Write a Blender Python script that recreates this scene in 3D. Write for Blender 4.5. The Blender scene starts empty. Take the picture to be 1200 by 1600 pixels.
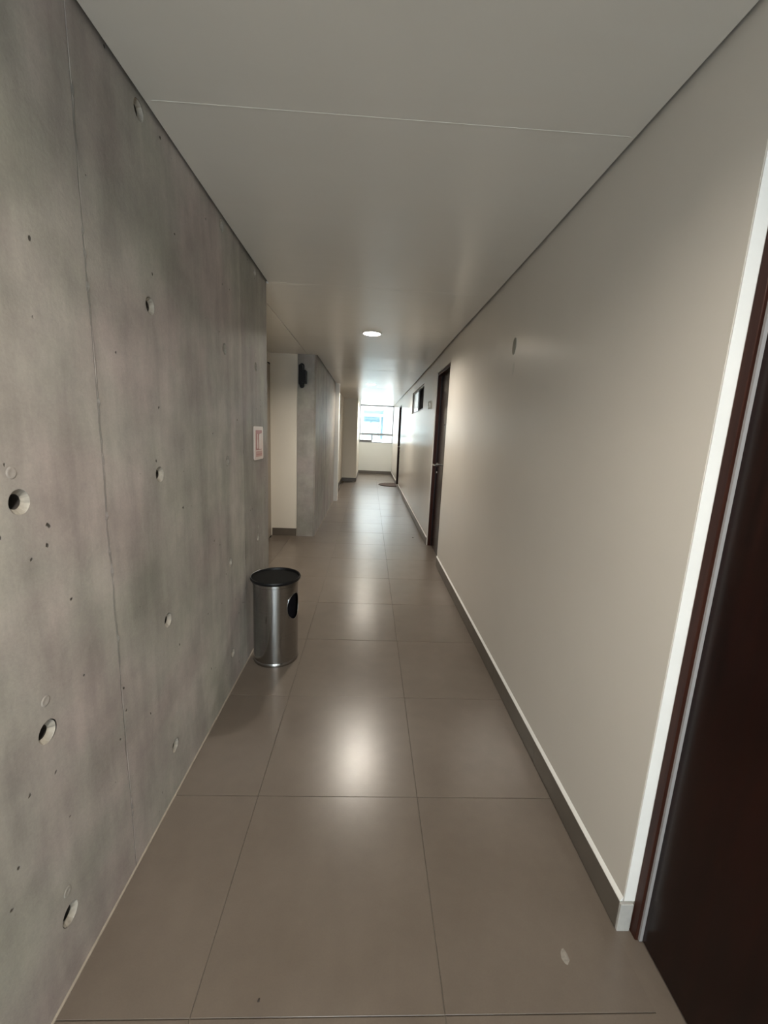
import bpy, bmesh, math, random
from mathutils import Matrix, Vector

random.seed(7)
scene = bpy.context.scene
COL = scene.collection

# ------------------------------------------------------------------ camera
FPX = 642.9
RIGHT = Vector((0.99846657, -0.0333627, 0.04417506))
UP = Vector((-0.03708172, 0.18941897, 0.9811959))
FWD = Vector((0.04110294, 0.9813294, -0.18789136))
CAMH = 1.3594
cam_data = bpy.data.cameras.new('camera')
cam_data.sensor_fit = 'HORIZONTAL'
cam_data.sensor_width = 36.0
cam_data.lens = 36.0 * FPX / 1200.0
cam_data.clip_start = 0.02
cam_data.clip_end = 200
cam = bpy.data.objects.new('camera', cam_data)
COL.objects.link(cam)
m = Matrix((RIGHT, UP, -FWD)).transposed().to_4x4()
m.translation = (0, 0, CAMH)
cam.matrix_world = m
scene.camera = cam

# ------------------------------------------------------------------ world, exposure
world = bpy.data.worlds.new('overcast_sky')
scene.world = world
world.use_nodes = True
bg = world.node_tree.nodes['Background']
bg.inputs['Color'].default_value = (0.89, 0.95, 1.0, 1)
bg.inputs['Strength'].default_value = 7.0
vs = scene.view_settings
vs.view_transform = 'Standard'
vs.look = 'None'
vs.gamma = 1.0
vs.use_curve_mapping = False
vs.exposure = 0.68
LAMP = 680.0            # emission strength of every ceiling downlight
LAMP_COL = (1.0, 0.92, 0.80)

# main dimensions (metres)
XL, XR, H = -0.678, 0.760, 2.2457
Y0, YE = -2.5, 13.9
XN = -1.235            # side wall of the niche
YN0, YN1 = 2.80, 5.235 # niche
YC = 8.08              # end of the far concrete wall
YB = 11.45             # cream return near the window
XB = -0.350
GAP = 0.013            # shadow gap round the ceiling
XDOOR = 0.808          # face of the door leaves

def portal(name, loc, sx, sy, rx):
    l = bpy.data.lights.new(name, 'AREA')
    l.shape = 'RECTANGLE'; l.size = sx; l.size_y = sy
    l.cycles.is_portal = True
    o = bpy.data.objects.new(name, l)
    o.location = loc; o.rotation_euler = (rx, 0, 0)
    COL.objects.link(o)
portal('window_portal', (0.2, YE + 0.14, 1.63), 1.3, 1.3, math.radians(-90))
portal('window_portal', (0.05, Y0 - 0.14, 1.2), 1.45, 2.2, math.radians(90))

# ------------------------------------------------------------------ materials
def new_mat(name):
    mt = bpy.data.materials.new(name)
    mt.use_nodes = True
    nt = mt.node_tree
    return mt, nt, nt.nodes['Principled BSDF']

def N(nt, t, **kw):
    n = nt.nodes.new(t)
    for k, v in kw.items():
        if k.startswith('i_'):
            n.inputs[k[2:].replace('_', ' ')].default_value = v
        else:
            setattr(n, k, v)
    return n

def coords(nt, scale=(1, 1, 1), loc=(0, 0, 0)):
    g = N(nt, 'ShaderNodeNewGeometry')
    mp = N(nt, 'ShaderNodeMapping')
    mp.inputs['Scale'].default_value = scale
    mp.inputs['Location'].default_value = loc
    nt.links.new(g.outputs['Position'], mp.inputs['Vector'])
    return mp.outputs['Vector']

def noise(nt, vec, scale, detail=4, rough=0.55):
    n = N(nt, 'ShaderNodeTexNoise')
    n.inputs['Scale'].default_value = scale
    n.inputs['Detail'].default_value = detail
    n.inputs['Roughness'].default_value = rough
    nt.links.new(vec, n.inputs['Vector'])
    return n.outputs['Fac']

def ramp(nt, fac, stops):
    r = N(nt, 'ShaderNodeValToRGB')
    el = r.color_ramp.elements
    while len(el) < len(stops):
        el.new(0.5)
    for e, (p, c) in zip(el, stops):
        e.position = p
        e.color = (c[0], c[1], c[2], 1) if isinstance(c, tuple) else (c, c, c, 1)
    nt.links.new(fac, r.inputs['Fac'])
    return r.outputs['Color']

def mix(nt, a, b, fac=0.5, mode='MIX'):
    x = N(nt, 'ShaderNodeMix', data_type='RGBA', blend_type=mode)
    for s, v in ((6, a), (7, b)):
        if isinstance(v, tuple):
            x.inputs[s].default_value = (v[0], v[1], v[2], 1)
        else:
            nt.links.new(v, x.inputs[s])
    if isinstance(fac, (int, float)):
        x.inputs[0].default_value = fac
    else:
        nt.links.new(fac, x.inputs[0])
    return x.outputs[2]

def bump(nt, bsdf, height, strength, dist, prev=None):
    b = N(nt, 'ShaderNodeBump')
    b.inputs['Strength'].default_value = strength
    b.inputs['Distance'].default_value = dist
    nt.links.new(height, b.inputs['Height'])
    if prev is not None:
        nt.links.new(prev, b.inputs['Normal'])
    nt.links.new(b.outputs['Normal'], bsdf.inputs['Normal'])
    return b.outputs['Normal']

def simple(name, col, rough=0.5, metal=0.0, var=0.0, vscale=8.0, coat=0.0):
    mt, nt, b = new_mat(name)
    b.inputs['Roughness'].default_value = rough
    b.inputs['Metallic'].default_value = metal
    b.inputs['Coat Weight'].default_value = coat
    if var:
        v = coords(nt)
        f = noise(nt, v, vscale)
        lo = tuple(c * (1 - var) for c in col); hi = tuple(min(1, c * (1 + var)) for c in col)
        nt.links.new(ramp(nt, f, [(0.3, lo), (0.7, hi)]), b.inputs['Base Color'])
    else:
        b.inputs['Base Color'].default_value = (*col, 1)
    return mt

def emit(name, col, s):
    mt, nt, b = new_mat(name)
    b.inputs['Base Color'].default_value = (*col, 1)
    b.inputs['Emission Color'].default_value = (*col, 1)
    b.inputs['Emission Strength'].default_value = s
    return mt

def make_concrete(name, dark=1.0):
    mt, nt, b = new_mat(name)
    v = coords(nt)
    vs_ = coords(nt, (1, 3.2, 0.55))
    big = noise(nt, v, 1.7, 3)
    tint = noise(nt, coords(nt, (1, 1, 1), (3, 7, 1)), 2.3, 3)
    streak = noise(nt, vs_, 3.2, 5, 0.6)
    mid = noise(nt, v, 7.0, 5, 0.6)
    fine = noise(nt, v, 160, 3, 0.7)
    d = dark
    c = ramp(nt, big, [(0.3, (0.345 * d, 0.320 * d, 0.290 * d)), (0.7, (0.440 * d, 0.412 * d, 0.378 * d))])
    t = ramp(nt, tint, [(0.36, (0.96, 1.0, 0.96)), (0.5, (1, 1, 1)), (0.64, (1.04, 0.97, 1.0))])
    c = mix(nt, c, t, 1.0, 'MULTIPLY')
    s = ramp(nt, streak, [(0.30, 0.74), (0.5, 0.98), (0.70, 1.18)])
    c = mix(nt, c, s, 0.85, 'MULTIPLY')
    s2 = ramp(nt, mid, [(0.3, 0.78), (0.7, 1.16)])
    c = mix(nt, c, s2, 0.8, 'MULTIPLY')
    s3 = ramp(nt, fine, [(0.3, 0.90), (0.7, 1.08)])
    c = mix(nt, c, s3, 0.7, 'MULTIPLY')
    # pin holes left by air bubbles
    vo = N(nt, 'ShaderNodeTexVoronoi')
    vo.inputs['Scale'].default_value = 15.0
    vo.inputs['Randomness'].default_value = 1.0
    wob = N(nt, 'ShaderNodeVectorMath', operation='ADD')
    nz = N(nt, 'ShaderNodeTexNoise'); nz.inputs['Scale'].default_value = 40
    nt.links.new(v, nz.inputs['Vector'])
    sc = N(nt, 'ShaderNodeVectorMath', operation='SCALE'); sc.inputs['Scale'].default_value = 0.018
    nt.links.new(nz.outputs['Color'], sc.inputs[0])
    nt.links.new(v, wob.inputs[0]); nt.links.new(sc.outputs[0], wob.inputs[1])
    nt.links.new(wob.outputs[0], vo.inputs['Vector'])
    sep = N(nt, 'ShaderNodeSeparateColor')
    nt.links.new(vo.outputs['Color'], sep.inputs[0])
    rad = N(nt, 'ShaderNodeMapRange')
    rad.inputs['From Min'].default_value = 0.30; rad.inputs['From Max'].default_value = 1.0
    rad.inputs['To Min'].default_value = 0.0; rad.inputs['To Max'].default_value = 0.078
    nt.links.new(sep.outputs[0], rad.inputs['Value'])
    lt = N(nt, 'ShaderNodeMath', operation='SUBTRACT')
    nt.links.new(rad.outputs[0], lt.inputs[0]); nt.links.new(vo.outputs['Distance'], lt.inputs[1])
    pit = N(nt, 'ShaderNodeMapRange')
    pit.inputs['From Min'].default_value = 0.0; pit.inputs['From Max'].default_value = 0.03
    nt.links.new(lt.outputs[0], pit.inputs['Value'])
    c = mix(nt, c, (0.07, 0.062, 0.055), pit.outputs[0])
    nt.links.new(c, b.inputs['Base Color'])
    b.inputs['Roughness'].default_value = 0.5
    n1 = bump(nt, b, mid, 0.25, 0.012)
    n2 = bump(nt, b, fine, 0.25, 0.0015, n1)
    inv = N(nt, 'ShaderNodeMath', operation='MULTIPLY'); inv.inputs[1].default_value = -1
    nt.links.new(pit.outputs[0], inv.inputs[0])
    bump(nt, b, inv.outputs[0], 0.7, 0.004, n2)
    return mt

M_CONC = make_concrete('cast_concrete')
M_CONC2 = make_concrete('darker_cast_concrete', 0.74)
M_MORTAR = simple('pale_mortar', (0.34, 0.315, 0.275), 0.8, var=0.2, vscale=60)
M_SEAM = make_concrete('stained_seam', 0.50)
M_HOLE_SHADE = simple('hole_plug', (0.045, 0.04, 0.036), 0.9)  # shade deep in the tie holes, painted as near-black

def make_paint(name, col, rough, wav):
    mt, nt, b = new_mat(name)
    v = coords(nt)
    f = noise(nt, v, 1.3, 3)
    c = ramp(nt, f, [(0.3, tuple(x * 0.97 for x in col)), (0.7, tuple(min(1, x * 1.02) for x in col))])
    nt.links.new(c, b.inputs['Base Color'])
    b.inputs['Roughness'].default_value = rough
    n1 = bump(nt, b, noise(nt, v, 2.2, 2), wav, 0.02)
    bump(nt, b, noise(nt, v, 220, 2), 0.06, 0.001, n1)
    return mt

M_WALL = make_paint('satin_wall_paint', (0.635, 0.60, 0.545), 0.27, 0.05)
M_CREAM = make_paint('cream_wall_paint', (0.74, 0.69, 0.605), 0.5, 0.04)
M_WHITE = simple('white_plaster', (0.80, 0.79, 0.76), 0.55, var=0.03)

def make_ceiling():
    mt, nt, b = new_mat('ceiling_paint')
    v = coords(nt)
    f = noise(nt, v, 1.1, 3)
    c = ramp(nt, f, [(0.3, (0.66, 0.635, 0.58)), (0.7, (0.69, 0.665, 0.61))])
    nt.links.new(c, b.inputs['Base Color'])
    b.inputs['Roughness'].default_value = 0.27
    b.inputs['Specular IOR Level'].default_value = 0.32
    vx = coords(nt, (0.25, 1, 1))
    n1 = bump(nt, b, noise(nt, vx, 4.0, 3), 0.16, 0.02)
    bump(nt, b, noise(nt, v, 260, 2), 0.05, 0.001, n1)
    return mt
M_CEIL = make_ceiling()
M_GAP = simple('dark_shadow_gap', (0.02, 0.019, 0.018), 0.9)

def make_tile():
    mt, nt, b = new_mat('porcelain_floor_tile')
    v = coords(nt)
    oi = N(nt, 'ShaderNodeObjectInfo')
    a = noise(nt, v, 2.6, 5, 0.6)
    d = noise(nt, v, 11, 4, 0.6)
    f = noise(nt, v, 240, 2)
    c = ramp(nt, a, [(0.3, (0.128, 0.102, 0.081)), (0.7, (0.160, 0.131, 0.106))])
    c = mix(nt, c, ramp(nt, d, [(0.3, 0.94), (0.7, 1.05)]), 0.8, 'MULTIPLY')
    c = mix(nt, c, ramp(nt, f, [(0.3, 0.95), (0.7, 1.05)]), 0.7, 'MULTIPLY')
    c = mix(nt, c, ramp(nt, oi.outputs['Random'], [(0.0, 0.96), (1.0, 1.04)]), 1.0, 'MULTIPLY')
    nt.links.new(c, b.inputs['Base Color'])
    b.inputs['Roughness'].default_value = 0.275
    b.inputs['Specular IOR Level'].default_value = 0.58
    n1 = bump(nt, b, noise(nt, v, 5, 2), 0.05, 0.01)
    bump(nt, b, f, 0.04, 0.0006, n1)
    return mt
M_TILE = make_tile()
M_GROUT = simple('grout', (0.125, 0.105, 0.086), 0.9, var=0.1, vscale=40)
M_CAULK = simple('pale_caulk', (0.33, 0.285, 0.235), 0.7, var=0.1, vscale=30)
M_BASE = simple('skirting_tile', (0.115, 0.098, 0.080), 0.38, var=0.08, vscale=12)

def make_wood(name, lo, hi, rough):
    mt, nt, b = new_mat(name)
    v = coords(nt, (14, 14, 0.9))
    f = noise(nt, v, 3.0, 6, 0.65)
    g = noise(nt, coords(nt, (60, 60, 2)), 3.0, 3)
    c = ramp(nt, f, [(0.3, lo), (0.7, hi)])
    c = mix(nt, c, ramp(nt, g, [(0.3, 0.8), (0.7, 1.15)]), 0.6, 'MULTIPLY')
    nt.links.new(c, b.inputs['Base Color'])
    b.inputs['Roughness'].default_value = rough
    b.inputs['Specular IOR Level'].default_value = 0.3
    bump(nt, b, g, 0.05, 0.001)
    return mt
M_WOOD = make_wood('dark_door_veneer', (0.006, 0.0021, 0.0016), (0.018, 0.0050, 0.0034), 0.22)
M_FRAME = make_wood('reddish_door_frame', (0.020, 0.0062, 0.0042), (0.046, 0.015, 0.009), 0.36)
M_FRAME.node_tree.nodes['Principled BSDF'].inputs['Specular IOR Level'].default_value = 0.12
M_SEAL = simple('grey_door_seal', (0.30, 0.29, 0.29), 0.5)
M_STEEL_H = simple('satin_nickel', (0.62, 0.58, 0.52), 0.25, 1.0)
M_NUM = simple('polished_numeral', (0.70, 0.69, 0.64), 0.2, 0.5)
M_ALU = simple('grey_aluminium', (0.30, 0.30, 0.30), 0.4, 0.7, var=0.05)
M_ALU_D = simple('bronze_aluminium', (0.085, 0.075, 0.068), 0.4, 0.6, var=0.05)
M_BLACKIN = simple('dark_interior', (0.006, 0.006, 0.008), 0.8)
M_BLACKIN.node_tree.nodes['Principled BSDF'].inputs['Specular IOR Level'].default_value = 0.05
M_BLACK = simple('black_plastic', (0.006, 0.006, 0.007), 0.38)
M_BLACK.node_tree.nodes['Principled BSDF'].inputs['Specular IOR Level'].default_value = 0.25
M_BLACK2 = simple('black_sand_tray', (0.006, 0.006, 0.006), 0.8, var=0.3, vscale=200)
M_BLACK2.node_tree.nodes['Principled BSDF'].inputs['Specular IOR Level'].default_value = 0.12
M_GREYP = simple('grey_plastic', (0.09, 0.09, 0.095), 0.35)
M_REFLECT = simple('lamp_reflector', (0.85, 0.82, 0.74), 0.3)
M_TRIM = simple('lamp_trim', (0.78, 0.76, 0.72), 0.35)
M_LAMP = emit('warm_lamp_glass', LAMP_COL, LAMP)
M_MAT = simple('brown_coir', (0.085, 0.058, 0.050), 0.95, var=0.25, vscale=120)
M_SIGNW = simple('sign_white', (0.72, 0.62, 0.58), 0.35)
M_SIGNR = simple('sign_red', (0.42, 0.145, 0.135), 0.35, var=0.06)
M_SIGNP = simple('sign_pink', (0.55, 0.32, 0.29), 0.35)
M_PATCH = simple('grey_cover', (0.24, 0.23, 0.195), 0.6)
M_PATCH2 = simple('faded_patch', (0.42, 0.40, 0.35), 0.5)
M_FACADE = simple('white_render', (0.84, 0.85, 0.84), 0.9, var=0.02)
M_SURR = simple('pale_window_surround', (0.26, 0.36, 0.37), 0.6)
M_ROOMIN = simple('blue_grey_interior', (0.075, 0.125, 0.145), 0.8, var=0.1, vscale=2)
M_BLIND = simple('white_blind', (0.85, 0.84, 0.82), 0.8)

def make_steel():
    mt, nt, b = new_mat('brushed_stainless')
    v = coords(nt, (1, 1, 60))
    f = noise(nt, v, 6, 3)
    nt.links.new(ramp(nt, f, [(0.3, (0.36, 0.355, 0.35)), (0.7, (0.42, 0.415, 0.405))]), b.inputs['Base Color'])
    b.inputs['Metallic'].default_value = 1.0
    b.inputs['Roughness'].default_value = 0.14
    return mt
M_STEEL = make_steel()

def make_glass(name, tint, refl):
    mt, nt, b = new_mat(name)
    nt.nodes.remove(b)
    out = nt.nodes['Material Output']
    tr = N(nt, 'ShaderNodeBsdfTransparent'); tr.inputs['Color'].default_value = (*tint, 1)
    gl = N(nt, 'ShaderNodeBsdfGlossy'); gl.inputs['Roughness'].default_value = 0.02
    mx = N(nt, 'ShaderNodeMixShader'); mx.inputs[0].default_value = refl
    nt.links.new(tr.outputs[0], mx.inputs[1]); nt.links.new(gl.outputs[0], mx.inputs[2])
    nt.links.new(mx.outputs[0], out.inputs['Surface'])
    return mt
M_GLASS = make_glass('clear_pane', (0.95, 0.98, 0.98), 0.06)
M_GLASS_R = make_glass('facade_pane', (0.80, 0.92, 0.95), 0.06)
M_FROST = simple('frosted_pane', (0.66, 0.74, 0.80), 0.12)

# ------------------------------------------------------------------ helpers
def link(name, me, mat=None, parent=None, smooth=False):
    o = bpy.data.objects.new(name, me)
    COL.objects.link(o)
    if mat is not None and not me.materials:
        me.materials.append(mat)
    if smooth:
        for p in me.polygons:
            p.use_smooth = True
    if parent is not None:
        par(o, parent)
    return o

def par(o, parent):
    o.parent = parent
    w = Matrix.Identity(4); q = parent
    chain = []
    while q is not None:
        chain.append(q); q = q.parent
    for q in reversed(chain):
        w = w @ q.matrix_parent_inverse @ q.matrix_basis
    o.matrix_parent_inverse = w.inverted()

def from_bm(name, bm, mat, parent=None, smooth=False):
    bmesh.ops.recalc_face_normals(bm, faces=bm.faces)
    me = bpy.data.meshes.new(name)
    bm.to_mesh(me); bm.free()
    return link(name, me, mat, parent, smooth)

def add_box(bm, lo, hi, bev=0.0):
    c = [(a + b) / 2 for a, b in zip(lo, hi)]
    s = [max(1e-5, b - a) for a, b in zip(lo, hi)]
    r = bmesh.ops.create_cube(bm, size=1, matrix=Matrix.Translation(c) @ Matrix.Diagonal((*s, 1)))
    if bev:
        es = {e for v in r['verts'] for e in v.link_edges}
        bmesh.ops.bevel(bm, geom=list(es), offset=bev, segments=1, affect='EDGES')

def box(name, lo, hi, mat, parent=None, bev=0.0):
    bm = bmesh.new(); add_box(bm, lo, hi, bev)
    return from_bm(name, bm, mat, parent)

def boxes(name, lst, mat, parent=None, bev=0.0):
    bm = bmesh.new()
    for lo, hi in lst:
        add_box(bm, lo, hi, bev)
    return from_bm(name, bm, mat, parent)

def lathe_bm(prof, seg=48, closed=False):
    bm = bmesh.new()
    rings = []
    for r, z in prof:
        if r < 1e-6:
            rings.append([bm.verts.new((0, 0, z))])
        else:
            rings.append([bm.verts.new((r * math.cos(2 * math.pi * k / seg), r * math.sin(2 * math.pi * k / seg), z)) for k in range(seg)])
    for a, b in zip(rings, rings[1:]):
        for k in range(seg):
            k2 = (k + 1) % seg
            if len(a) == 1 and len(b) > 1:
                bm.faces.new((a[0], b[k], b[k2]))
            elif len(b) == 1 and len(a) > 1:
                bm.faces.new((a[k], a[k2], b[0]))
            elif len(a) > 1:
                bm.faces.new((a[k], a[k2], b[k2], b[k]))
    return bm

def lathe(name, prof, mat, parent=None, mtx=None, seg=48, smooth=True):
    bm = lathe_bm(prof, seg)
    if mtx is not None:
        bmesh.ops.transform(bm, matrix=mtx, verts=bm.verts)
    o = from_bm(name, bm, mat, parent, smooth)
    if smooth:
        try:
            o.data.set_sharp_from_angle(angle=math.radians(40))
        except Exception:
            pass
    return o

def prism(name, pts, axis, d0, d1, mat, parent=None, bev=0.0):
    """extrude a 2D polygon along an axis ('x','y','z') from d0 to d1"""
    bm = bmesh.new()
    def P(u, v, d):
        return {'x': (d, u, v), 'y': (u, d, v), 'z': (u, v, d)}[axis]
    a = [bm.verts.new(P(u, v, d0)) for u, v in pts]
    b = [bm.verts.new(P(u, v, d1)) for u, v in pts]
    bm.faces.new(a); bm.faces.new(list(reversed(b)))
    n = len(pts)
    for k in range(n):
        bm.faces.new((a[k], b[k], b[(k + 1) % n], a[(k + 1) % n]))
    if bev:
        bmesh.ops.bevel(bm, geom=list(bm.edges), offset=bev, segments=2, affect='EDGES')
    return from_bm(name, bm, mat, parent)

def rounded(u0, u1, v0, v1, r, n=5):
    pts = []
    for cu, cv, a0 in ((u1 - r, v1 - r, 0), (u0 + r, v1 - r, 90), (u0 + r, v0 + r, 180), (u1 - r, v0 + r, 270)):
        for k in range(n + 1):
            a = math.radians(a0 + 90 * k / n)
            pts.append((cu + r * math.cos(a), cv + r * math.sin(a)))
    return pts

def empty(name, loc):
    o = bpy.data.objects.new(name, None)
    o.location = loc
    o.empty_display_size = 0.1
    COL.objects.link(o)
    return o

def tag(o, label, cat=None, group=None, kind=None):
    o['label'] = label
    if cat: o['category'] = cat
    if group: o['group'] = group
    if kind: o['kind'] = kind
    return o

def struct(o, label):
    o['kind'] = 'structure'
    o['label'] = label
    return o

# ------------------------------------------------------------------ floor
floor = struct(box('floor', (XN - 0.15, Y0 - 0.15, -0.15), (XR + 0.2, YE + 0.15, -0.0035), M_GROUT),
               'grey brown porcelain tile floor of the long corridor')
tx = [-1.569, -0.969, -0.369, 0.231, 0.831]
DOORS = [(0.06, 0.908), (4.185, 5.0), (10.40, 11.30)]
regions = [(XL + 0.006, XR - 0.010, Y0, YB), (XB, XR - 0.010, YB, YE), (XN, XL + 0.006, YN0, YN1 - 0.008)]
ty = [1.332 + 0.6 * k for k in range(-13, 23)]
G = 0.0012
tile_cache = {}
def tile_mesh(w, d):
    key = (round(w, 3), round(d, 3))
    if key not in tile_cache:
        bm = bmesh.new()
        add_box(bm, (-w / 2, -d / 2, -0.0095), (w / 2, d / 2, 0))
        top = [e for e in bm.edges if all(abs(v.co.z) < 1e-6 for v in e.verts)]
        bmesh.ops.bevel(bm, geom=top, offset=0.0006, segments=1, affect='EDGES')
        bmesh.ops.recalc_face_normals(bm, faces=bm.faces)
        me = bpy.data.meshes.new('floor_tile'); bm.to_mesh(me); bm.free()
        me.materials.append(M_TILE)
        tile_cache[key] = me
    return tile_cache[key]
rt = random.Random(3)
for j in range(len(ty) - 1):
    for i in range(len(tx) - 1):
        for rx0, rx1, ry0, ry1 in regions:
            x0, x1 = max(tx[i] + G, rx0), min(tx[i + 1] - G, rx1)
            y0, y1 = max(ty[j] + G, ry0), min(ty[j + 1] - G, ry1)
            # the niche tiles and the corridor tiles of one column are one piece
            if rx0 == XN and i == 1:
                x1 = -0.369 - G if (y0 >= YN0 and y1 <= YN1) else x1
            if rx0 == XL + 0.006 and i == 1 and y0 >= YN0 and y1 <= YN1 - 0.008:
                continue
            if x1 - x0 < 0.02 or y1 - y0 < 0.02:
                continue
            o = link('floor_tile', tile_mesh(x1 - x0, y1 - y0))
            o.location = ((x0 + x1) / 2, (y0 + y1) / 2, rt.uniform(-0.0003, 0.0003))
            o.rotation_euler = (rt.uniform(-0.0009, 0.0009), rt.uniform(-0.0007, 0.0007), 0)
            par(o, floor)
for a, b in DOORS:
    o = box('sill_tile', (XR - 0.0108, a + 0.001, -0.01), (XDOOR + 0.06, b - 0.001, 0.0003), M_TILE, floor)

# ------------------------------------------------------------------ ceiling
ceil = struct(box('ceiling', (XN - 0.15, Y0 - 0.15, H + 0.05), (XR + 0.2, YE + 0.15, H + 0.2), M_GAP),
              'pale grey plasterboard ceiling with dark shadow gaps along both walls')
LAMPS_Y = [0.0, 4.0, 8.0, 12.0]
LAMP_X = -0.015
RH = 0.080
def ceiling_panel(x0, x1, y0, y1, sag, tilt, holes):
    bm = bmesh.new()
    nx, ny = 6, max(4, int((y1 - y0) / 0.12))
    def zz(y):
        t = (y - y0) / (y1 - y0)
        return H + sag * math.sin(math.pi * t) + tilt * (1 - t) ** 2
    def patch(xa, xb, ya, yb, nu, nv):
        g = [[bm.verts.new((xa + (xb - xa) * i / nu, ya + (yb - ya) * j / nv, zz(ya + (yb - ya) * j / nv))) for i in range(nu + 1)] for j in range(nv + 1)]
        for j in range(nv):
            for i in range(nu):
                bm.faces.new((g[j][i], g[j + 1][i], g[j + 1][i + 1], g[j][i + 1]))
    ys = [y0]
    for hy in holes:
        ys += [hy - 0.12, hy + 0.12]
    ys.append(y1)
    for k in range(0, len(ys), 2):
        patch(x0, x1, ys[k], ys[k + 1], 1, max(2, int((ys[k + 1] - ys[k]) / 0.12)))
    for hy in holes:
        patch(x0, LAMP_X - 0.12, hy - 0.12, hy + 0.12, 1, 2)
        patch(LAMP_X + 0.12, x1, hy - 0.12, hy + 0.12, 1, 2)
        n = 32
        inn, out = [], []
        for k in range(n):
            a = 2 * math.pi * k / n
            c, s = math.cos(a), math.sin(a)
            q = 0.12 / max(abs(c), abs(s))
            inn.append(bm.verts.new((LAMP_X + RH * c, hy + RH * s, zz(hy + RH * s))))
            out.append(bm.verts.new((LAMP_X + q * c, hy + q * s, zz(hy + q * s))))
        for k in range(n):
            bm.faces.new((inn[k], out[k], out[(k + 1) % n], inn[(k + 1) % n]))
    bmesh.ops.remove_doubles(bm, verts=bm.verts, dist=1e-5)
    for f in bm.faces:
        if f.normal.z > 0: f.normal_flip()
    bm.normal_update()
    for f in bm.faces:
        if f.normal.z > 0: f.normal_flip()
    ext = bmesh.ops.extrude_face_region(bm, geom=list(bm.faces), use_keep_orig=True)
    for v in [e for e in ext['geom'] if isinstance(e, bmesh.types.BMVert)]:
        v.co.z += 0.014
    o = from_bm('ceiling_panel', bm, M_CEIL, ceil)
    for p in o.data.polygons: p.use_smooth = True
    o.data.set_sharp_from_angle(angle=math.radians(30))
    return o
cj = [Y0, -1.07, 1.372, 2.79, 6.24, 8.70, 11.15, YE]
sag = [0.002, -0.003, -0.002, 0.006, -0.003, 0.002, -0.002]
tilt = [0, 0, 0, 0, 0.0, 0.0, 0, 0]
for k in range(len(cj) - 1):
    a, b = cj[k], cj[k + 1]
    if k == 3:
        # panel beside the niche runs a little further left
        xl = -0.782
        ceiling_panel(XL + GAP, XR - GAP, a + 0.0008, 2.815, 0, 0.0, [])
        ceiling_panel(xl, XR - GAP, 2.816, YN1 - 0.001, sag[k], tilt[k], [4.0])
        ceiling_panel(XL + GAP, XR - GAP, YN1, b - 0.0008, 0, 0, [])
    elif k >= 4:
        ceiling_panel((XL + GAP) if k == 4 else -0.76, XR - GAP, a + 0.0008, b - 0.0008, sag[k], tilt[k], [y for y in LAMPS_Y if a < y < b])
    else:
        ceiling_panel(XL + GAP, XR - GAP, a + 0.0008, b - 0.0008, sag[k], tilt[k], [y for y in LAMPS_Y if a < y < b])
for yj in (1.372, 2.79, 6.24, 8.70, 11.15):
    box('joint_bead', (XL + GAP + 0.02, yj - 0.0022, H - 0.0006), (XR - GAP - 0.02, yj + 0.0022, H + 0.002), M_CEIL, ceil)
ceiling_panel(XN - 0.01, -0.7845, YN0 - 0.02, YN1 + 0.01, 0.0, 0.0, [])

# ------------------------------------------------------------------ concrete wall on the left
wl = struct(box('wall_left', (XN - 0.15, Y0 - 0.15, -0.1), (XL - 0.060, YN0 - 0.002, H + 0.06), M_CONC),
            'raw grey cast concrete wall with round tie holes, left of the corridor')
HZ = [0.190, 0.688, 1.196, 1.705, 2.212]
HS = 0.045
hole_mesh = None
def tie_hole(y, z, parent, rot):
    global hole_mesh
    if hole_mesh is None:
        bm = bmesh.new()
        rr = random.Random(5)
        n = 24
        prof = [(0.0255, 0.0), (0.0240, 0.002), (0.0170, 0.010), (0.0155, 0.012), (0.0145, 0.045)]
        rings = []
        wob = [rr.uniform(-1, 1) for _ in range(n)]
        for pi_, (r, d) in enumerate(prof):
            w = 0.0012 if 0 < pi_ < 3 else 0
            rings.append([bm.verts.new((-d, (r + w * wob[k]) * math.cos(2 * math.pi * k / n), (r + w * wob[k]) * math.sin(2 * math.pi * k / n))) for k in range(n)])
        for a, b in zip(rings, rings[1:]):
            for k in range(n):
                f = bm.faces.new((a[k], b[k], b[(k + 1) % n], a[(k + 1) % n]))
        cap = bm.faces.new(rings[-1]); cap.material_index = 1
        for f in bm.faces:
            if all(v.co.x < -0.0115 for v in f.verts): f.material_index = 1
        bmesh.ops.recalc_face_normals(bm, faces=bm.faces)
        bmesh.ops.reverse_faces(bm, faces=bm.faces)
        hole_mesh = bpy.data.meshes.new('tie_hole')
        bm.to_mesh(hole_mesh); bm.free()
        hole_mesh.materials.append(M_MORTAR); hole_mesh.materials.append(M_HOLE_SHADE)
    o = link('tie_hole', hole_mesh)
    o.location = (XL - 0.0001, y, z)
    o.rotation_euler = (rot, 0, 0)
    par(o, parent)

dimple_mesh = None
def nail_dimple(y, z, parent):
    global dimple_mesh
    if dimple_mesh is None:
        bm = lathe_bm([(0.0125, -0.0002), (0.0105, 0.0008), (0.0080, 0.0010), (0.0050, 0.0003), (0.0, 0.0002)], 14)
        bmesh.ops.recalc_face_normals(bm, faces=bm.faces)
        bmesh.ops.rotate(bm, verts=bm.verts, matrix=Matrix.Rotation(math.radians(90), 3, 'Y'))
        dimple_mesh = bpy.data.meshes.new('nail_dimple'); bm.to_mesh(dimple_mesh); bm.free()
        for p in dimple_mesh.polygons: p.use_smooth = True
        dimple_mesh.materials.append(M_CONC)
    o = link('nail_dimple', dimple_mesh)
    o.location = (XL + 0.0004, y, z)
    o.rotation_euler = (y * 7 + z * 5, 0, 0)
    par(o, parent)

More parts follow.
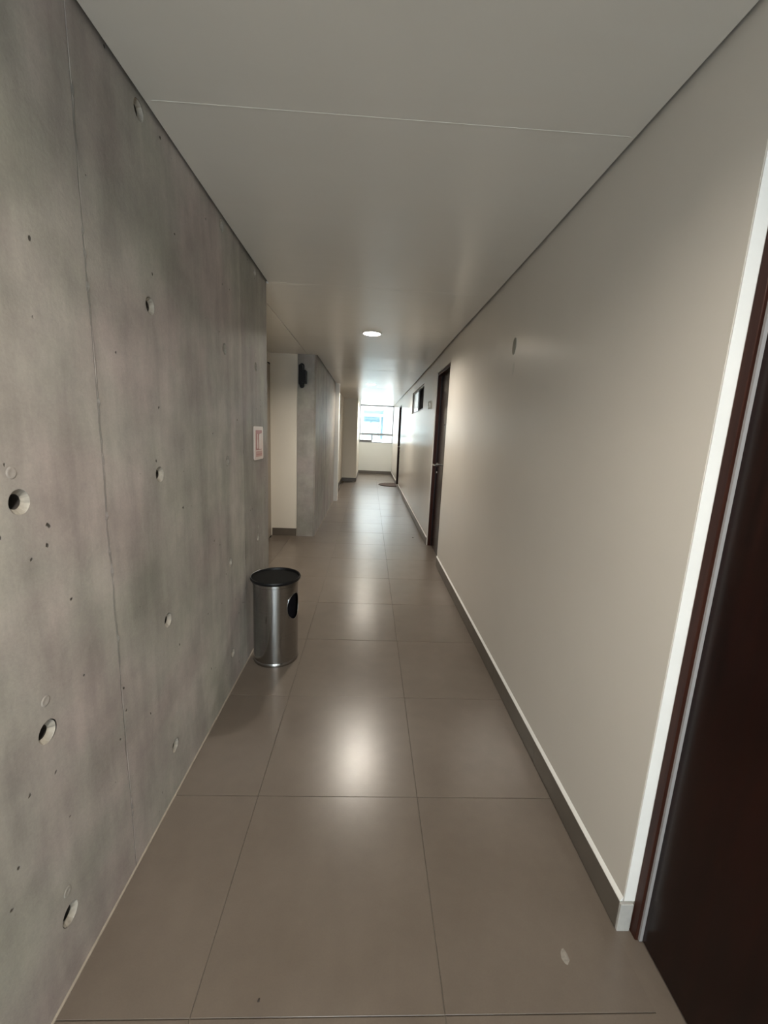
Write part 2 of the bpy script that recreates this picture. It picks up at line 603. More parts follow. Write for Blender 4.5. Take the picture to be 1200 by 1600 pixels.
def concrete_panel(y0, y1, holes_y, dx=0.0, mat=None):
    bm = bmesh.new()
    x = XL + dx
    ycuts = [y0]
    for hy in holes_y: ycuts += [hy - HS, hy + HS]
    ycuts.append(y1)
    hz = [z for z in HZ if z + HS < H + 0.05]
    zcuts = [0.0]
    for z in hz: zcuts += [z - HS, z + HS]
    if zcuts[-1] < H + 0.05: zcuts.append(H + 0.055)
    def V(y, z): return bm.verts.new((x, y, z))
    for i in range(len(ycuts) - 1):
        for j in range(len(zcuts) - 1):
            ya, yb, za, zb = ycuts[i], ycuts[i + 1], zcuts[j], zcuts[j + 1]
            if i % 2 == 1 and j % 2 == 1:
                cy, cz = (ya + yb) / 2, (za + zb) / 2
                n = 24
                inn = []; out = []
                for k in range(n):
                    a = 2 * math.pi * k / n
                    c, s = math.cos(a), math.sin(a)
                    q = HS / max(abs(c), abs(s))
                    inn.append(V(cy + 0.0255 * c, cz + 0.0255 * s)); out.append(V(cy + q * c, cz + q * s))
                for k in range(n):
                    bm.faces.new((inn[k], out[k], out[(k + 1) % n], inn[(k + 1) % n]))
            else:
                bm.faces.new((V(ya, za), V(yb, za), V(yb, zb), V(ya, zb)))
    # edges of the pour: sides and bottom returning to the wall core
    for ya in (y0, y1):
        bm.faces.new((V(ya, 0), V(ya, H + 0.055), bm.verts.new((XL - 0.06, ya, H + 0.055)), bm.verts.new((XL - 0.06, ya, 0))))
    bmesh.ops.remove_doubles(bm, verts=bm.verts, dist=1e-5)
    me = bpy.data.meshes.new('concrete_panel')
    bm.normal_update()
    for f in bm.faces:
        if abs(f.normal.x) > 0.5 and f.normal.x < 0: f.normal_flip()
    bm.to_mesh(me); bm.free()
    o = link('concrete_panel', me, mat or M_CONC, wl)
    rr = random.Random(int(y0 * 100))
    for hy in holes_y:
        for z in hz:
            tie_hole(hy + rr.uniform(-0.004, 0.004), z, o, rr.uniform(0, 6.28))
            if z < 2.1: nail_dimple(hy + rr.uniform(-0.01, 0.004), z + rr.uniform(0.056, 0.072), o)
    return o
concrete_panel(Y0 - 0.1, -1.305, [-2.2, -1.6])
concrete_panel(-1.3, -0.105, [-1.03, -0.37])
concrete_panel(-0.10, 1.0755, [0.17, 0.815])
concrete_panel(1.0785, 2.2605, [1.360, 2.010], 0.0008)
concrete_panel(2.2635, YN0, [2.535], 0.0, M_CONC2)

def seam(y, z0, z1, amp, seedv, name='formwork_seam'):
    """ragged fin of cement along the joint of two form panels"""
    rr = random.Random(seedv)
    bm = bmesh.new()
    rows = []
    n = int((z1 - z0) / 0.012)
    a = 0.5; off = 0.0
    for k in range(n + 1):
        z = z0 + (z1 - z0) * k / n
        a = min(1, max(0.12, a + rr.uniform(-0.25, 0.25)))
        off = max(-0.006, min(0.006, off + rr.uniform(-0.0015, 0.0015)))
        w = 0.003 + 0.006 * a
        h = amp * a * (3.2 if rr.random() < 0.10 else 1)
        rows.append([bm.verts.new((XL - 0.001, y + off - w, z)), bm.verts.new((XL + h * 0.5, y + off - w * 0.3, z)),
                     bm.verts.new((XL + h, y + off + w * 0.1, z)), bm.verts.new((XL - 0.001, y + off + w * 0.5, z))])
    for r0, r1 in zip(rows, rows[1:]):
        for i in range(3):
            bm.faces.new((r0[i], r0[i + 1], r1[i + 1], r1[i]))
    return from_bm(name, bm, M_SEAM, wl)
seam(1.077, 0.0, 2.10, 0.0014, 11)
seam(2.262, 0.02, H, 0.0006, 12)
seam(-0.102, 0.0, 2.2, 0.005, 13)
tr1 = box('trim_1', (XL + 0.0005, Y0, -0.004), (XL + 0.0065, YN0, 0.0032), M_CAULK)
struct(tr1, 'thin pale caulk line between the concrete wall and the floor')

# ------------------------------------------------------------------ niche
struct(box('wall_niche_side', (XN - 0.15, YN0 - 0.002, -0.1), (XN, YN1 + 0.1, H + 0.03), M_CREAM),
       'cream side wall inside the niche behind the concrete wall')
struct(box('wall_niche_back', (XN, YN1, -0.1), (-0.895, YN1 + 0.2, H + 0.03), M_CREAM),
       'cream back wall of the niche beside the concrete pier')
bn = struct(empty('baseboard_niche', (-1.07, YN1, 0)), 'dark tile skirting at the foot of the cream niche wall')
box('baseboard_tile', (XN + 0.02, YN1 - 0.008, 0.0), (-0.908, YN1 + 0.002, 0.098), M_BASE, bn, 0.001)
# narrow flush door in the niche side wall, only its edge shows
d4 = struct(empty('door_4', (XN, 4.7, 0)), 'grey brown flush door in the side of the niche')
box('door_leaf', (XN + 0.001, 4.25, 0.012), (XN + 0.022, 5.16, 2.10), simple('taupe_laminate', (0.30, 0.255, 0.205), 0.5, var=0.05), d4, 0.002)
for z in (0.006, 2.105):
    box('pivot_hinge', (XN + 0.0, 5.10, z - 0.008), (XN + 0.026, 5.15, z + 0.012), M_BLACK, d4, 0.002)

# ------------------------------------------------------------------ far concrete wall
XP = XL
pts = [(-0.90, YN1 - 0.012), (XP - 0.020, YN1 - 0.012), (XP, YN1 + 0.012), (XP, YC - 0.03), (-0.90, YC - 0.03)]
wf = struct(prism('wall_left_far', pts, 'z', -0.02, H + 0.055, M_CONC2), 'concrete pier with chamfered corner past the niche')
seam_y = 6.45
box('form_joint', (XP - 0.002, 6.44, 0.0), (XP + 0.0008, 6.446, H), M_GAP, wf)
struct(box('trim_2', (XP + 0.0005, YN1 + 0.012, -0.004), (XP + 0.006, YC - 0.03, 0.003), M_CAULK),
       'pale caulk line at the foot of the concrete pier')
struct(boxes('trim_3', [((-0.90, YC - 0.03, -0.02), (XL - 0.03, YC, H + 0.03))], M_GAP),
       'dark vertical gap between concrete pier and white casing')
struct(boxes('trim_4', [((-0.90, YC, 0.0), (-0.604, YC + 0.16, H + 0.02))], M_WHITE),
       'white vertical casing at the end of the concrete pier')
struct(box('wall_left_end', (-0.90, YC + 0.16, -0.1), (-0.738, YB + 0.05, H + 0.03), M_CREAM),
       'pale wall past the white casing')
struct(box('wall_left_return', (-0.90, YB, -0.1), (XB, YE + 0.15, H + 0.03), M_CREAM),
       'cream wall return left of the far window')
b2 = struct(empty('baseboard_left', (-0.74, 10, 0)), 'dark tile skirting along the cream wall left of the far window')
for k in range(6):
    y = YC + 0.162 + k * 0.535
    box('baseboard_tile', (-0.739, y, 0), (-0.729, y + 0.533, 0.098), M_BASE, b2, 0.001)
box('baseboard_tile', (-0.729, YB - 0.009, 0), (XB + 0.009, YB + 0.001, 0.10), M_BASE, b2, 0.001)
for k in range(4):
    y = YB + 0.001 + k * 0.605
    box('baseboard_tile', (XB - 0.001, y, 0), (XB + 0.009, y + 0.603, 0.10), M_BASE, b2, 0.001)

# ------------------------------------------------------------------ right wall with its openings
WTH = 0.20
DTOP = 2.075
WINY0, WINY1, WINZ0, WINZ1 = 6.17, 7.80, 1.725, 2.098
openings = [(DOORS[0][0], DOORS[0][1], -0.1, DTOP), (DOORS[1][0], DOORS[1][1], -0.1, DTOP),
            (WINY0, WINY1, WINZ0, WINZ1), (DOORS[2][0], DOORS[2][1], -0.1, DTOP)]
segs = []
yc = Y0 - 0.15
ZT = H + 0.055
for a, b, z0, z1 in openings:
    segs.append(((XR, yc, -0.1), (XR + WTH, a, ZT)))
    if z0 > 0: segs.append(((XR, a, -0.1), (XR + WTH, b, z0)))
    segs.append(((XR, a, z1), (XR + WTH, b, ZT)))
    yc = b
segs.append(((XR, yc, -0.1), (XR + WTH, YE + 0.15, ZT)))
struct(boxes('wall_right', segs, M_WALL), 'satin greige painted wall along the right of the corridor')

# skirting on the right wall
br = struct(empty('baseboard_right', (XR, 2.5, 0)), 'dark tile skirting with a pale caulked top along the right wall')
def skirting(y0, y1):
    y = y0
    while y < y1 - 0.01:
        e = min(y + 0.6, y1)
        box('baseboard_tile', (XR - 0.009, y + 0.0006, 0), (XR + 0.001, e - 0.0006, 0.094), M_BASE, br, 0.0008)
        y = e
    bm = bmesh.new()
    p = [(XR + 0.001, 0.094), (XR - 0.0085, 0.094), (XR - 0.0085, 0.097), (XR - 0.0005, 0.108), (XR + 0.001, 0.108)]
    a = [bm.verts.new((u, y0, v)) for u, v in p]; b = [bm.verts.new((u, y1, v)) for u, v in p]
    bm.faces.new(a); bm.faces.new(b[::-1])
    for k in range(5): bm.faces.new((a[k], b[k], b[(k + 1) % 5], a[(k + 1) % 5]))
    from_bm('caulk_bead', bm, M_WHITE, br)
skirting(Y0, DOORS[0][0]); skirting(DOORS[0][1] + 0.0, DOORS[1][0]); skirting(DOORS[1][1], DOORS[2][0]); skirting(DOORS[2][1], YE)
# skirting returns into the near door reveal
box('baseboard_tile', (XR - 0.009, DOORS[0][1] - 0.009, 0), (XR + 0.028, DOORS[0][1] + 0.0005, 0.094), simple('pale_skirting_return', (0.40, 0.39, 0.37), 0.5, var=0.08, vscale=30), br, 0.0015)  # light on the return painted in as a paler tile colour

# white plaster reveal of the doors
for i, (a, b) in enumerate(DOORS):
    RV = 0.031 if i == 0 else 0.010
    struct(boxes('trim_%d' % (5 + i), [((XR + 0.0005, b - 0.004, 0.1 if i == 0 else 0.0), (XR + RV, b + 0.001, DTOP)),
                                       ((XR + 0.0005, a - 0.001, 0.0), (XR + RV, a + 0.004, DTOP)),
                                       ((XR + 0.0005, a, DTOP - 0.004), (XR + RV, b, DTOP + 0.001))], M_WHITE if i == 0 else M_WALL),
           ['white plaster reveal of the near dark door', 'white plaster reveal of the middle dark door', 'white plaster reveal of the far dark door'][i])

def lever(parent, y, z, sgn, XDOOR):
    e = lathe('handle_rose', [(0, 0), (0.026, 0), (0.026, 0.006), (0.022, 0.009), (0.010, 0.010), (0.010, 0.045), (0.0, 0.045)], M_STEEL_H, parent,
              Matrix.Translation((XDOOR + 0.001, y, z)) @ Matrix.Rotation(math.radians(-90), 4, 'Y'), 24)
    prism('lever', rounded(min(y - 0.012 * sgn, y + 0.12 * sgn), max(y - 0.012 * sgn, y + 0.12 * sgn), z - 0.010, z + 0.010, 0.009), 'x', XDOOR - 0.056, XDOOR - 0.040, M_STEEL_H, e, 0.002)
    return e

def door(n, a, b, label, handle_y, sgn, rev=0.031, XDOOR=0.808):
    d = struct(empty('door_%d' % n, (XDOOR, (a + b) / 2, 0)), label)
    fx0, fx1 = XR + rev, XR + 0.12
    fw = 0.030
    # frame posts and head with a stop rebate
    for y0, y1 in ((a + 0.002, a + fw), (b - fw, b - 0.004)):
        box('frame_post', (fx0, y0, 0.0), (fx1, y1, DTOP - 0.004), M_FRAME, d, 0.0015)
    box('frame_head', (fx0, a + fw, DTOP - fw - 0.004), (fx1, b - fw, DTOP - 0.004), M_FRAME, d, 0.0015)
    box('door_seal', (XDOOR - 0.0090, b - fw - 0.006, 0.005), (XDOOR - 0.0005, b - fw + 0.001, DTOP - fw - 0.006), M_SEAL if n == 1 else M_BLACK, d)
    box('door_seal', (XDOOR - 0.0090, a + fw - 0.001, 0.005), (XDOOR - 0.0005, a + fw + 0.006, DTOP - fw - 0.006), M_SEAL if n == 1 else M_BLACK, d)
    box('back_panel', (XR + 0.135, a + 0.001, 0.0), (XR + WTH - 0.002, b - 0.001, DTOP - 0.001), M_BLACKIN, d)  # unseen block added to stop sky light leaking round the leaf
    leaf = box('door_leaf', (XDOOR, a + fw + 0.003, 0.008), (XDOOR + 0.04, b - fw - 0.003, DTOP - fw - 0.007), M_WOOD, d, 0.0015)
    lathe('peephole', [(0, 0.003), (0.007, 0.003), (0.009, 0.0), (0.009, -0.004)], M_BLACK, leaf,
          Matrix.Translation((XDOOR, (a + b) / 2, 1.48)) @ Matrix.Rotation(math.radians(-90), 4, 'Y'), 16)
    h = lever(leaf, handle_y, 1.02, sgn, XDOOR)
    lathe('lock_cylinder', [(0, 0.008), (0.014, 0.008), (0.016, 0.004), (0.016, 0.0)], M_STEEL_H, leaf,
          Matrix.Translation((XDOOR, handle_y, 0.93)) @ Matrix.Rotation(math.radians(-90), 4, 'Y'), 20)
    return d
door(1, *DOORS[0], 'dark brown wooden door with reddish frame at the right edge, nearest the viewer', 0.135, 1)
door(2, *DOORS[1], 'dark wooden door with silver handle halfway along the right wall', 4.905, -1, 0.010, 0.816)
door(3, *DOORS[2], 'dark wooden door at the far end of the right wall by the doormat', 11.21, -1, 0.010, 0.816)

# high sliding window on the right wall
w2 = struct(empty('window_2', (XR + 0.05, (WINY0 + WINY1) / 2, WINZ0)), 'small high sliding window with dark frame on the right wall')
fx = XR + 0.012
fr = 0.028
for nm, lo, hi in (('frame_jamb', (fx, WINY0, WINZ0), (fx + 0.05, WINY0 + fr, WINZ1)), ('frame_jamb', (fx, WINY1 - fr, WINZ0), (fx + 0.05, WINY1, WINZ1)),
                   ('frame_sill', (fx, WINY0 + fr, WINZ0), (fx + 0.05, WINY1 - fr, WINZ0 + fr)), ('frame_head', (fx, WINY0 + fr, WINZ1 - fr), (fx + 0.05, WINY1 - fr, WINZ1))):
    box(nm, lo, hi, M_ALU_D, w2, 0.002)
ym = 7.02
sa = box('window_sash', (fx + 0.006, ym - 0.02, WINZ0 + fr), (fx + 0.026, ym + 0.02, WINZ1 - fr), M_ALU, w2, 0.002)
box('pane', (fx + 0.012, ym + 0.02, WINZ0 + fr), (fx + 0.018, WINY1 - fr, WINZ1 - fr), M_FROST, sa)
box('pane', (fx + 0.032, WINY0 + fr, WINZ0 + fr), (fx + 0.038, ym + 0.02, WINZ1 - fr), M_BLACKIN, w2)
box('room_behind', (fx + 0.06, WINY0 + 0.001, WINZ0 + 0.001), (XR + WTH - 0.002, WINY1 - 0.001, WINZ1 - 0.001), M_BLACKIN, w2)

# ------------------------------------------------------------------ far end wall with window
PZ = 1.03
struct(boxes('wall_end', [((XB - 0.01, YE, -0.1), (XR + 0.01, YE + 0.14, PZ))], make_paint('end_wall_paint', (0.76, 0.78, 0.75), 0.55, 0.03)),
       'pale low parapet wall under the far window')
be = struct(empty('baseboard_end', (0.2, YE, 0)), 'dark tile skirting under the far window')
box('baseboard_tile', (XB + 0.009, YE - 0.009, 0), (0.231, YE + 0.001, 0.10), M_BASE, be, 0.001)
box('baseboard_tile', (0.232, YE - 0.009, 0), (XR - 0.009, YE + 0.001, 0.10), M_BASE, be, 0.001)
w1 = struct(empty('window_1', (0.2, YE + 0.07, PZ)), 'large aluminium window at the far end of the corridor')
xa, xb_ = XB, XR
ya, yb = YE + 0.04, YE + 0.085
TR0, TR1 = 1.275, 1.345
box('frame_sill', (xa, ya, PZ), (xb_, yb, PZ + 0.03), M_ALU, w1, 0.002)
box('frame_head', (xa, ya, H - 0.035), (xb_, yb, H + 0.03), M_ALU, w1, 0.002)
box('frame_jamb', (xa, ya, PZ + 0.03), (xa + 0.03, yb, H - 0.035), M_ALU, w1, 0.002)
box('frame_jamb', (xb_ - 0.03, ya, PZ + 0.03), (xb_, yb, H - 0.035), M_ALU, w1, 0.002)
box('transom', (xa + 0.03, ya - 0.01, TR0), (xb_ - 0.03, yb, TR1), M_ALU, w1, 0.002)
box('mullion', (0.045, ya, PZ + 0.03), (0.090, yb, TR0), M_ALU, w1, 0.002)
sash = box('window_sash', (xa + 0.03, ya - 0.006, PZ + 0.03), (0.045, ya + 0.02, PZ + 0.085), M_ALU_D, w1, 0.002)
box('pane', (xa + 0.03, ya + 0.018, TR1), (xb_ - 0.03, ya + 0.024, H - 0.035), M_GLASS, w1)
box('pane', (xa + 0.03, ya + 0.008, PZ + 0.085), (0.045, ya + 0.014, TR0), M_GLASS, sash)
box('pane', (0.090, ya + 0.018, PZ + 0.03), (xb_ - 0.03, ya + 0.024, TR0), M_GLASS, w1)

# the end of the corridor behind the viewer: glazed door wall to the open air
struct(boxes('wall_back', [((XL - 0.1, Y0 - 0.14, 2.15), (XR + 0.02, Y0, H + 0.03))], M_WALL), 'wall strip above the glazed opening behind the viewer')
w3 = struct(empty('window_3', (0.04, Y0 - 0.07, 0)), 'full height glazed screen behind the viewer')
for x0, x1 in ((XL - 0.06, XL + 0.04), (0.02, 0.07), (XR - 0.04, XR)):
    box('frame_post', (x0, Y0 - 0.10, 0), (x1, Y0 - 0.05, 2.15), M_ALU, w3, 0.002)
box('frame_sill', (XL + 0.04, Y0 - 0.10, 0), (XR - 0.04, Y0 - 0.05, 0.06), M_ALU, w3, 0.002)
box('pane', (XL + 0.04, Y0 - 0.078, 0.06), (0.02, Y0 - 0.072, 2.15), M_GLASS, w3)
box('pane', (0.07, Y0 - 0.078, 0.06), (XR - 0.04, Y0 - 0.072, 2.15), M_GLASS, w3)

# ------------------------------------------------------------------ ceiling lamps
def downlight(y, label):
    r = empty('ceiling_downlight', (LAMP_X, y, H))
    tag(r, label, 'lamp', 'recessed ceiling downlights')
    T = Matrix.Translation((LAMP_X, y, H))
    lathe('trim_ring', [(RH - 0.004, 0.004), (RH - 0.004, -0.001), (RH + 0.002, -0.004), (RH + 0.010, -0.003), (RH + 0.012, 0.004)], M_TRIM, r, T, 40)
    lathe('reflector', [(RH - 0.003, 0.0), (RH - 0.010, 0.018), (0.055, 0.034), (0.0, 0.0345)], M_REFLECT, r, T, 40)
    lathe('bulb_glass', [(0.0, 0.020), (0.040, 0.021), (0.052, 0.025), (0.054, 0.0335)], M_LAMP, r, T, 40)
    return r
labels = {0.0: 'round ceiling downlight straight above the viewer',
          4.0: 'large bright warm round downlight, nearest one in view on the ceiling', 8.0: 'middle one of the three round ceiling downlights in view',
          12.0: 'small round downlight farthest away, just in front of the window'}
for y in LAMPS_Y:
    downlight(y, labels[y])

# ------------------------------------------------------------------ steel bin with ash tray top
BX, BY = -0.520, 2.312
BR = 0.129
bin_ = tag(empty('litter_bin', (BX, BY, 0)), 'stainless steel cylindrical bin with black ashtray top beside the concrete wall', 'bin')
T = Matrix.Translation((BX, BY, 0))
ZB0, ZB1 = 0.022, 0.488
OA, OZ = math.radians(-22), 0.352       # centre of the side opening
OW, OH = 0.060, 0.078                   # half width along the arc, half height
def bin_body():
    bm = bmesh.new()
    na, nz = 144, 96
    g = []
    for j in range(nz + 1):
        z = ZB0 + (ZB1 - ZB0) * j / nz
        g.append([])
        for i in range(na):
            a = 2 * math.pi * i / na
            da = (a - OA + math.pi) % (2 * math.pi) - math.pi
            u, v = da * BR / OW, (z - OZ) / OH
            # leaf-like opening
            q = math.hypot(u, v)
            aa, z2 = a, z
            if 0.86 < q < 1.14:
                aa = OA + da / q; z2 = OZ + (z - OZ) / q
            g[j].append(bm.verts.new((BR * math.cos(aa), BR * math.sin(aa), z2)))
    for j in range(nz):
        for i in range(na):
            a = 2 * math.pi * (i + 0.5) / na
            z = ZB0 + (ZB1 - ZB0) * (j + 0.5) / nz
            da = (a - OA + math.pi) % (2 * math.pi) - math.pi
            if math.hypot(da * BR / OW, (z - OZ) / OH) < 0.985:
                continue
            try:
                bm.faces.new((g[j][i], g[j][(i + 1) % na], g[j + 1][(i + 1) % na], g[j + 1][i]))
            except ValueError:
                pass
    bmesh.ops.delete(bm, geom=[v for v in bm.verts if not v.link_faces], context='VERTS')
    bmesh.ops.transform(bm, matrix=T, verts=bm.verts)
    return from_bm('bin_body', bm, M_STEEL, bin_, True)
body = bin_body()
# rim round the opening
bm = bmesh.new()
n, mnr = 56, 6
rings = []
for k in range(n):
    t = 2 * math.pi * k / n
    a = OA + OW * math.cos(t) / BR; z = OZ + OH * math.sin(t)
    e_r = Vector((math.cos(a), math.sin(a), 0)); e_a = Vector((-math.sin(a), math.cos(a), 0)); e_z = Vector((0, 0, 1))
    out = (e_a * math.cos(t) * OH + e_z * math.sin(t) * OW).normalized()
    c = e_r * BR + e_z * z
    rings.append([bm.verts.new(c + (out * math.cos(p) + e_r * math.sin(p)) * 0.0019) for p in [2 * math.pi * q / mnr for q in range(mnr)]])
for k in range(n):
    for q in range(mnr):
        bm.faces.new((rings[k][q], rings[(k + 1) % n][q], rings[(k + 1) % n][(q + 1) % mnr], rings[k][(q + 1) % mnr]))
bmesh.ops.transform(bm, matrix=T, verts=bm.verts)
from_bm('opening_rim', bm, M_STEEL, body, True)
lathe('inner_liner', [(BR - 0.012, 0.03), (BR - 0.012, ZB1 - 0.01), (BR - 0.015, ZB1 - 0.01), (BR - 0.015, 0.03)], M_BLACKIN, bin_, T, 48)
lathe('lower_band', [(BR - 0.006, 0.0), (BR + 0.002, 0.001), (BR + 0.0035, 0.006), (BR + 0.002, 0.016), (BR - 0.001, 0.024)], M_STEEL, bin_, T, 64)
lathe('upper_band', [(BR - 0.001, ZB1 - 0.012), (BR + 0.003, ZB1 - 0.008), (BR + 0.003, ZB1 + 0.010), (BR - 0.004, ZB1 + 0.012)], M_STEEL, bin_, T, 64)
lid = lathe('lid', [(BR - 0.004, ZB1 + 0.006), (BR + 0.010, ZB1 + 0.010), (BR + 0.0145, ZB1 + 0.016), (BR + 0.0150, ZB1 + 0.026), (BR + 0.012, ZB1 + 0.030),
                    (BR + 0.008, ZB1 + 0.028), (BR + 0.004, ZB1 + 0.016)], M_BLACK, bin_, T, 64)
lathe('ash_tray', [(BR + 0.0045, ZB1 + 0.0165), (0.08, ZB1 + 0.015), (0.0, ZB1 + 0.0148)], M_BLACK2, lid, T, 48)
lathe('bin_base', [(0.0, 0.001), (BR - 0.008, 0.001), (BR - 0.006, 0.012), (0, 0.012)], M_BLACK, bin_, T, 48)

# ------------------------------------------------------------------ sign on the concrete wall
SY0, SY1, SZ0, SZ1 = 2.457, 2.662, 1.168, 1.366
sg = tag(empty('safety_sign', (XL, (SY0 + SY1) / 2, SZ0)), 'square white and red fire extinguisher sign on the concrete wall', 'sign')
prism('sign_plate', rounded(SY0, SY1, SZ0, SZ1, 0.014), 'x', XL + 0.0015, XL + 0.0060, M_SIGNW, sg)
pic = prism('pictogram_panel', rounded(SY0 + 0.034, SY1 - 0.034, SZ0 + 0.058, SZ1 - 0.022, 0.003), 'x', XL + 0.0055, XL + 0.0066, M_SIGNR, sg)
# white extinguisher silhouette
ex = [(-0.011, -0.046), (0.011, -0.046), (0.013, -0.040), (0.013, -0.012), (0.009, 0.004), (0.006, 0.012), (0.006, 0.034), (0.010, 0.040), (-0.010, 0.040), (-0.006, 0.034), (-0.006, 0.012), (-0.009, 0.004), (-0.013, -0.012), (-0.013, -0.040)]
pcy, pcz = SY0 + 0.070, (SZ0 + 0.058 + SZ1 - 0.022) / 2 - 0.004
prism('extinguisher_icon', [(pcy + u, pcz + v) for u, v in ex], 'x', XL + 0.0062, XL + 0.0072, M_SIGNW, pic)
prism('white_field', [(SY0 + 0.104, SZ0 + 0.062), (SY1 - 0.040, SZ0 + 0.062), (SY1 - 0.040, SZ1 - 0.040), (SY0 + 0.116, SZ1 - 0.044), (SY0 + 0.104, SZ1 - 0.052)], 'x', XL + 0.0062, XL + 0.0071, M_SIGNW, pic)
cap = prism('caption_strip', rounded(SY0 + 0.034, SY1 - 0.030, SZ0 + 0.018, SZ0 + 0.052, 0.003), 'x', XL + 0.0055, XL + 0.0066, M_SIGNP, sg)
box('caption_rule', (XL + 0.0062, SY0 + 0.04, SZ0 + 0.030), (XL + 0.0071, SY1 - 0.04, SZ0 + 0.034), M_SIGNR, cap)

# ------------------------------------------------------------------ black fixture on the pier
FY = YN1 - 0.012
fxr = tag(empty('wall_fixture', (-0.84, FY, 1.86)), 'black wall mounted fixture high on the concrete pier', 'fixture')
bp = prism('back_plate', rounded(-0.872, -0.815, 1.853, 2.138, 0.026, 6), 'y', FY - 0.030, FY - 0.0005, M_BLACK, fxr, 0.004)
prism('grey_lens', rounded(-0.856, -0.832, 1.885, 2.100, 0.011, 6), 'y', FY - 0.036, FY - 0.029, M_GREYP, bp, 0.001)
prism('side_block', rounded(-0.826, -0.782, 1.905, 2.052, 0.008, 4), 'y', FY - 0.130, FY - 0.0005, M_BLACK, fxr, 0.003)
prism('front_shell', rounded(-0.868, -0.822, 1.875, 2.115, 0.020, 6), 'y', FY - 0.115, FY - 0.028, M_BLACK, fxr, 0.006)

# ------------------------------------------------------------------ room numerals by the middle door
num = tag(empty('room_number', (XR, 5.46, 1.695)), 'small metal room numerals fixed to the wall beside the middle door', 'numerals')
for ch, yy in (('3', 5.545), ('1', 5.435)):
    cu = bpy.data.curves.new('numeral', 'FONT')
    cu.body = ch
    cu.size = 0.135
    cu.extrude = 0.006
    to = bpy.data.objects.new('numeral_curve', cu)
    COL.objects.link(to)
    dg = bpy.context.evaluated_depsgraph_get()
    me = bpy.data.meshes.new_from_object(to.evaluated_get(dg))
    bpy.data.objects.remove(to)
    # text x -> -Y, text y -> Z, text z -> -X
    me.transform(Matrix(((0, 0, -1, XR - 0.009), (-1, 0, 0, yy), (0, 1, 0, 1.695), (0, 0, 0, 1))))
    me.name = 'numeral'
    link('numeral', me, M_NUM, num)

# ------------------------------------------------------------------ cover discs on the right wall
def disc(name, y, z, ry, rz, th, mat, rot=0):
    pts = []
    for k in range(28):
        a = 2 * math.pi * k / 28
        u, v = ry * math.cos(a), rz * math.sin(a)
        pts.append((y + u * math.cos(rot) - v * math.sin(rot), z + u * math.sin(rot) + v * math.cos(rot)))
    return prism(name, pts, 'x', XR - th, XR + 0.0005, mat)
tag(disc('cover_disc', 2.320, 1.850, 0.026, 0.043, 0.003, M_PATCH, 0.1), 'small dark grey oval cover high on the right wall', 'cover')
tag(disc('wall_patch', 2.306, 1.732, 0.016, 0.032, 0.0006, M_PATCH2, 0.1), 'faint grey oval patch just below the dark oval cover', 'patch')

# ------------------------------------------------------------------ doormat, crumbs
mp = [(XR - 0.015, 10.60)] + [(XR - 0.015 - 0.465 * math.sin(math.pi * k / 24), 11.0 - 0.40 * math.cos(math.pi * k / 24)) for k in range(1, 24)] + [(XR - 0.015, 11.40)]
mat_ = tag(prism('doormat', mp, 'z', 0.0006, 0.014, M_MAT, bev=0.003), 'dark brown half round doormat in front of the far door', 'doormat')

def crumb(name, x, y, rx, ry, h, mat, seedv, label, cat):
    rr = random.Random(seedv)
    bm = bmesh.new()
    top = bm.verts.new((x, y, h))
    n = 11
    ring = []; mid = []
    for k in range(n):
        a = 2 * math.pi * k / n
        f = rr.uniform(0.7, 1.15)
        ring.append(bm.verts.new((x + rx * f * math.cos(a), y + ry * f * math.sin(a), 0.0003)))
        mid.append(bm.verts.new((x + rx * f * 0.7 * math.cos(a), y + ry * f * 0.7 * math.sin(a), h * 0.8)))
    for k in range(n):
        bm.faces.new((ring[k], ring[(k + 1) % n], mid[(k + 1) % n], mid[k]))
        bm.faces.new((mid[k], mid[(k + 1) % n], top))
    bm.faces.new(ring[::-1])
    return tag(from_bm(name, bm, mat), label, cat)
M_CRUMB = simple('dark_crumb', (0.03, 0.022, 0.018), 0.8)
crumb('crumb', -0.218, 0.763, 0.0030, 0.0048, 0.003, M_CRUMB, 1, 'tiny dark crumb on the floor nearest the viewer', 'crumb')
crumb('crumb', 0.626, 5.35, 0.012, 0.016, 0.006, M_CRUMB, 2, 'dark crumb on the floor near the middle door', 'crumb')
s_ = crumb('plaster_smudge', 0.576, 0.845, 0.011, 0.020, 0.0010, simple('plaster_dust', (0.25, 0.225, 0.195), 0.9, var=0.2, vscale=150), 4, 'small pale plaster smudge on the floor near the dark door', 'smudge')

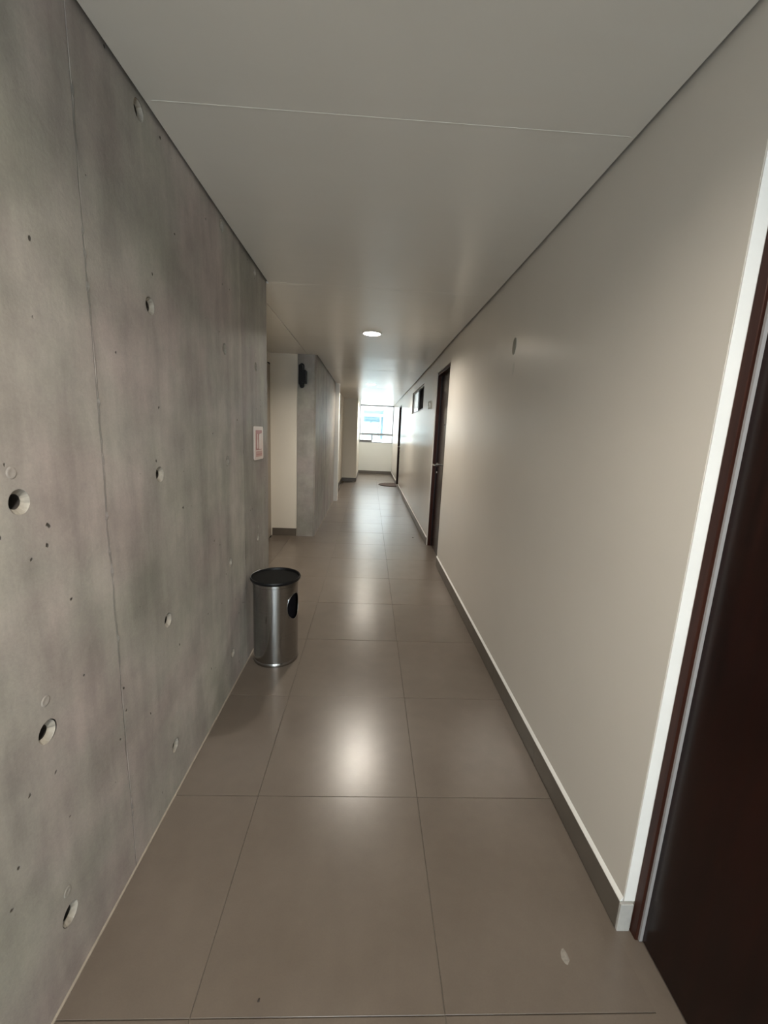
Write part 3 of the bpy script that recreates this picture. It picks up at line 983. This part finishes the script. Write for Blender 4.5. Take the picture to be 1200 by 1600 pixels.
# ------------------------------------------------------------------ outside of this building: unseen blockers added to shade the facade opposite
struct(boxes('wall_outside', [((-9, YE + 0.16, -6), (9, YE + 0.30, PZ - 0.02)), ((-9, YE + 0.16, H + 0.06), (9, YE + 0.30, 5.0)),
                              ((-9, YE + 0.16, PZ - 0.02), (XB - 0.02, YE + 0.30, H + 0.06)), ((XR + 0.02, YE + 0.16, PZ - 0.02), (9, YE + 0.30, H + 0.06))], M_FACADE),
       'outer face of this building around the far window')
struct(box('ground', (-9, YE + 0.16, -6.1), (9, 20.3, -6.0), simple('courtyard_paving', (0.45, 0.44, 0.42), 0.9, var=0.1, vscale=2)),  # unseen slab added to stop light coming up from below
       'paved courtyard below the far window')

# ------------------------------------------------------------------ the building across
YF = 20.0
fac = empty('neighbour_building', (0, YF, -6))
tag(fac, 'white rendered building seen through the far window', 'building')
WX0, WX1, WZ0, WZ1 = -0.376, 0.650, 1.02, 2.43
boxes('wall', [((-9, YF, -6), (WX0, YF + 0.3, 5)), ((WX1, YF, -6), (9, YF + 0.3, 5)), ((WX0, YF, WZ1), (WX1, YF + 0.3, 5)), ((WX0, YF, -6), (WX1, YF + 0.3, WZ0))], M_FACADE, fac)
wn = boxes('window_frame', [((WX0, YF + 0.08, WZ0), (WX0 + 0.05, YF + 0.14, WZ1)), ((WX1 - 0.05, YF + 0.08, WZ0), (WX1, YF + 0.14, WZ1)),
                            ((WX0, YF + 0.08, WZ1 - 0.05), (WX1, YF + 0.14, WZ1)), ((WX0, YF + 0.08, WZ0), (WX1, YF + 0.14, WZ0 + 0.05))], M_SURR, fac)
box('transom', (WX0, YF + 0.07, 2.12), (WX1, YF + 0.13, 2.24), M_SURR, wn)
box('mullion', (0.455, YF + 0.07, WZ0), (0.50, YF + 0.13, 2.12), M_ALU, wn)
box('pane', (WX0 + 0.05, YF + 0.10, WZ0 + 0.05), (WX1 - 0.05, YF + 0.106, WZ1 - 0.05), M_GLASS_R, wn)
box('room_wall', (WX0 - 0.3, YF + 0.9, WZ0 - 0.3), (WX1 + 0.3, YF + 0.95, WZ1 + 0.3), M_ROOMIN, fac)
prism('blind', rounded(-0.325, 0.36, WZ0 + 0.06, 1.80, 0.10), 'y', YF + 0.15, YF + 0.17, M_BLIND, fac)
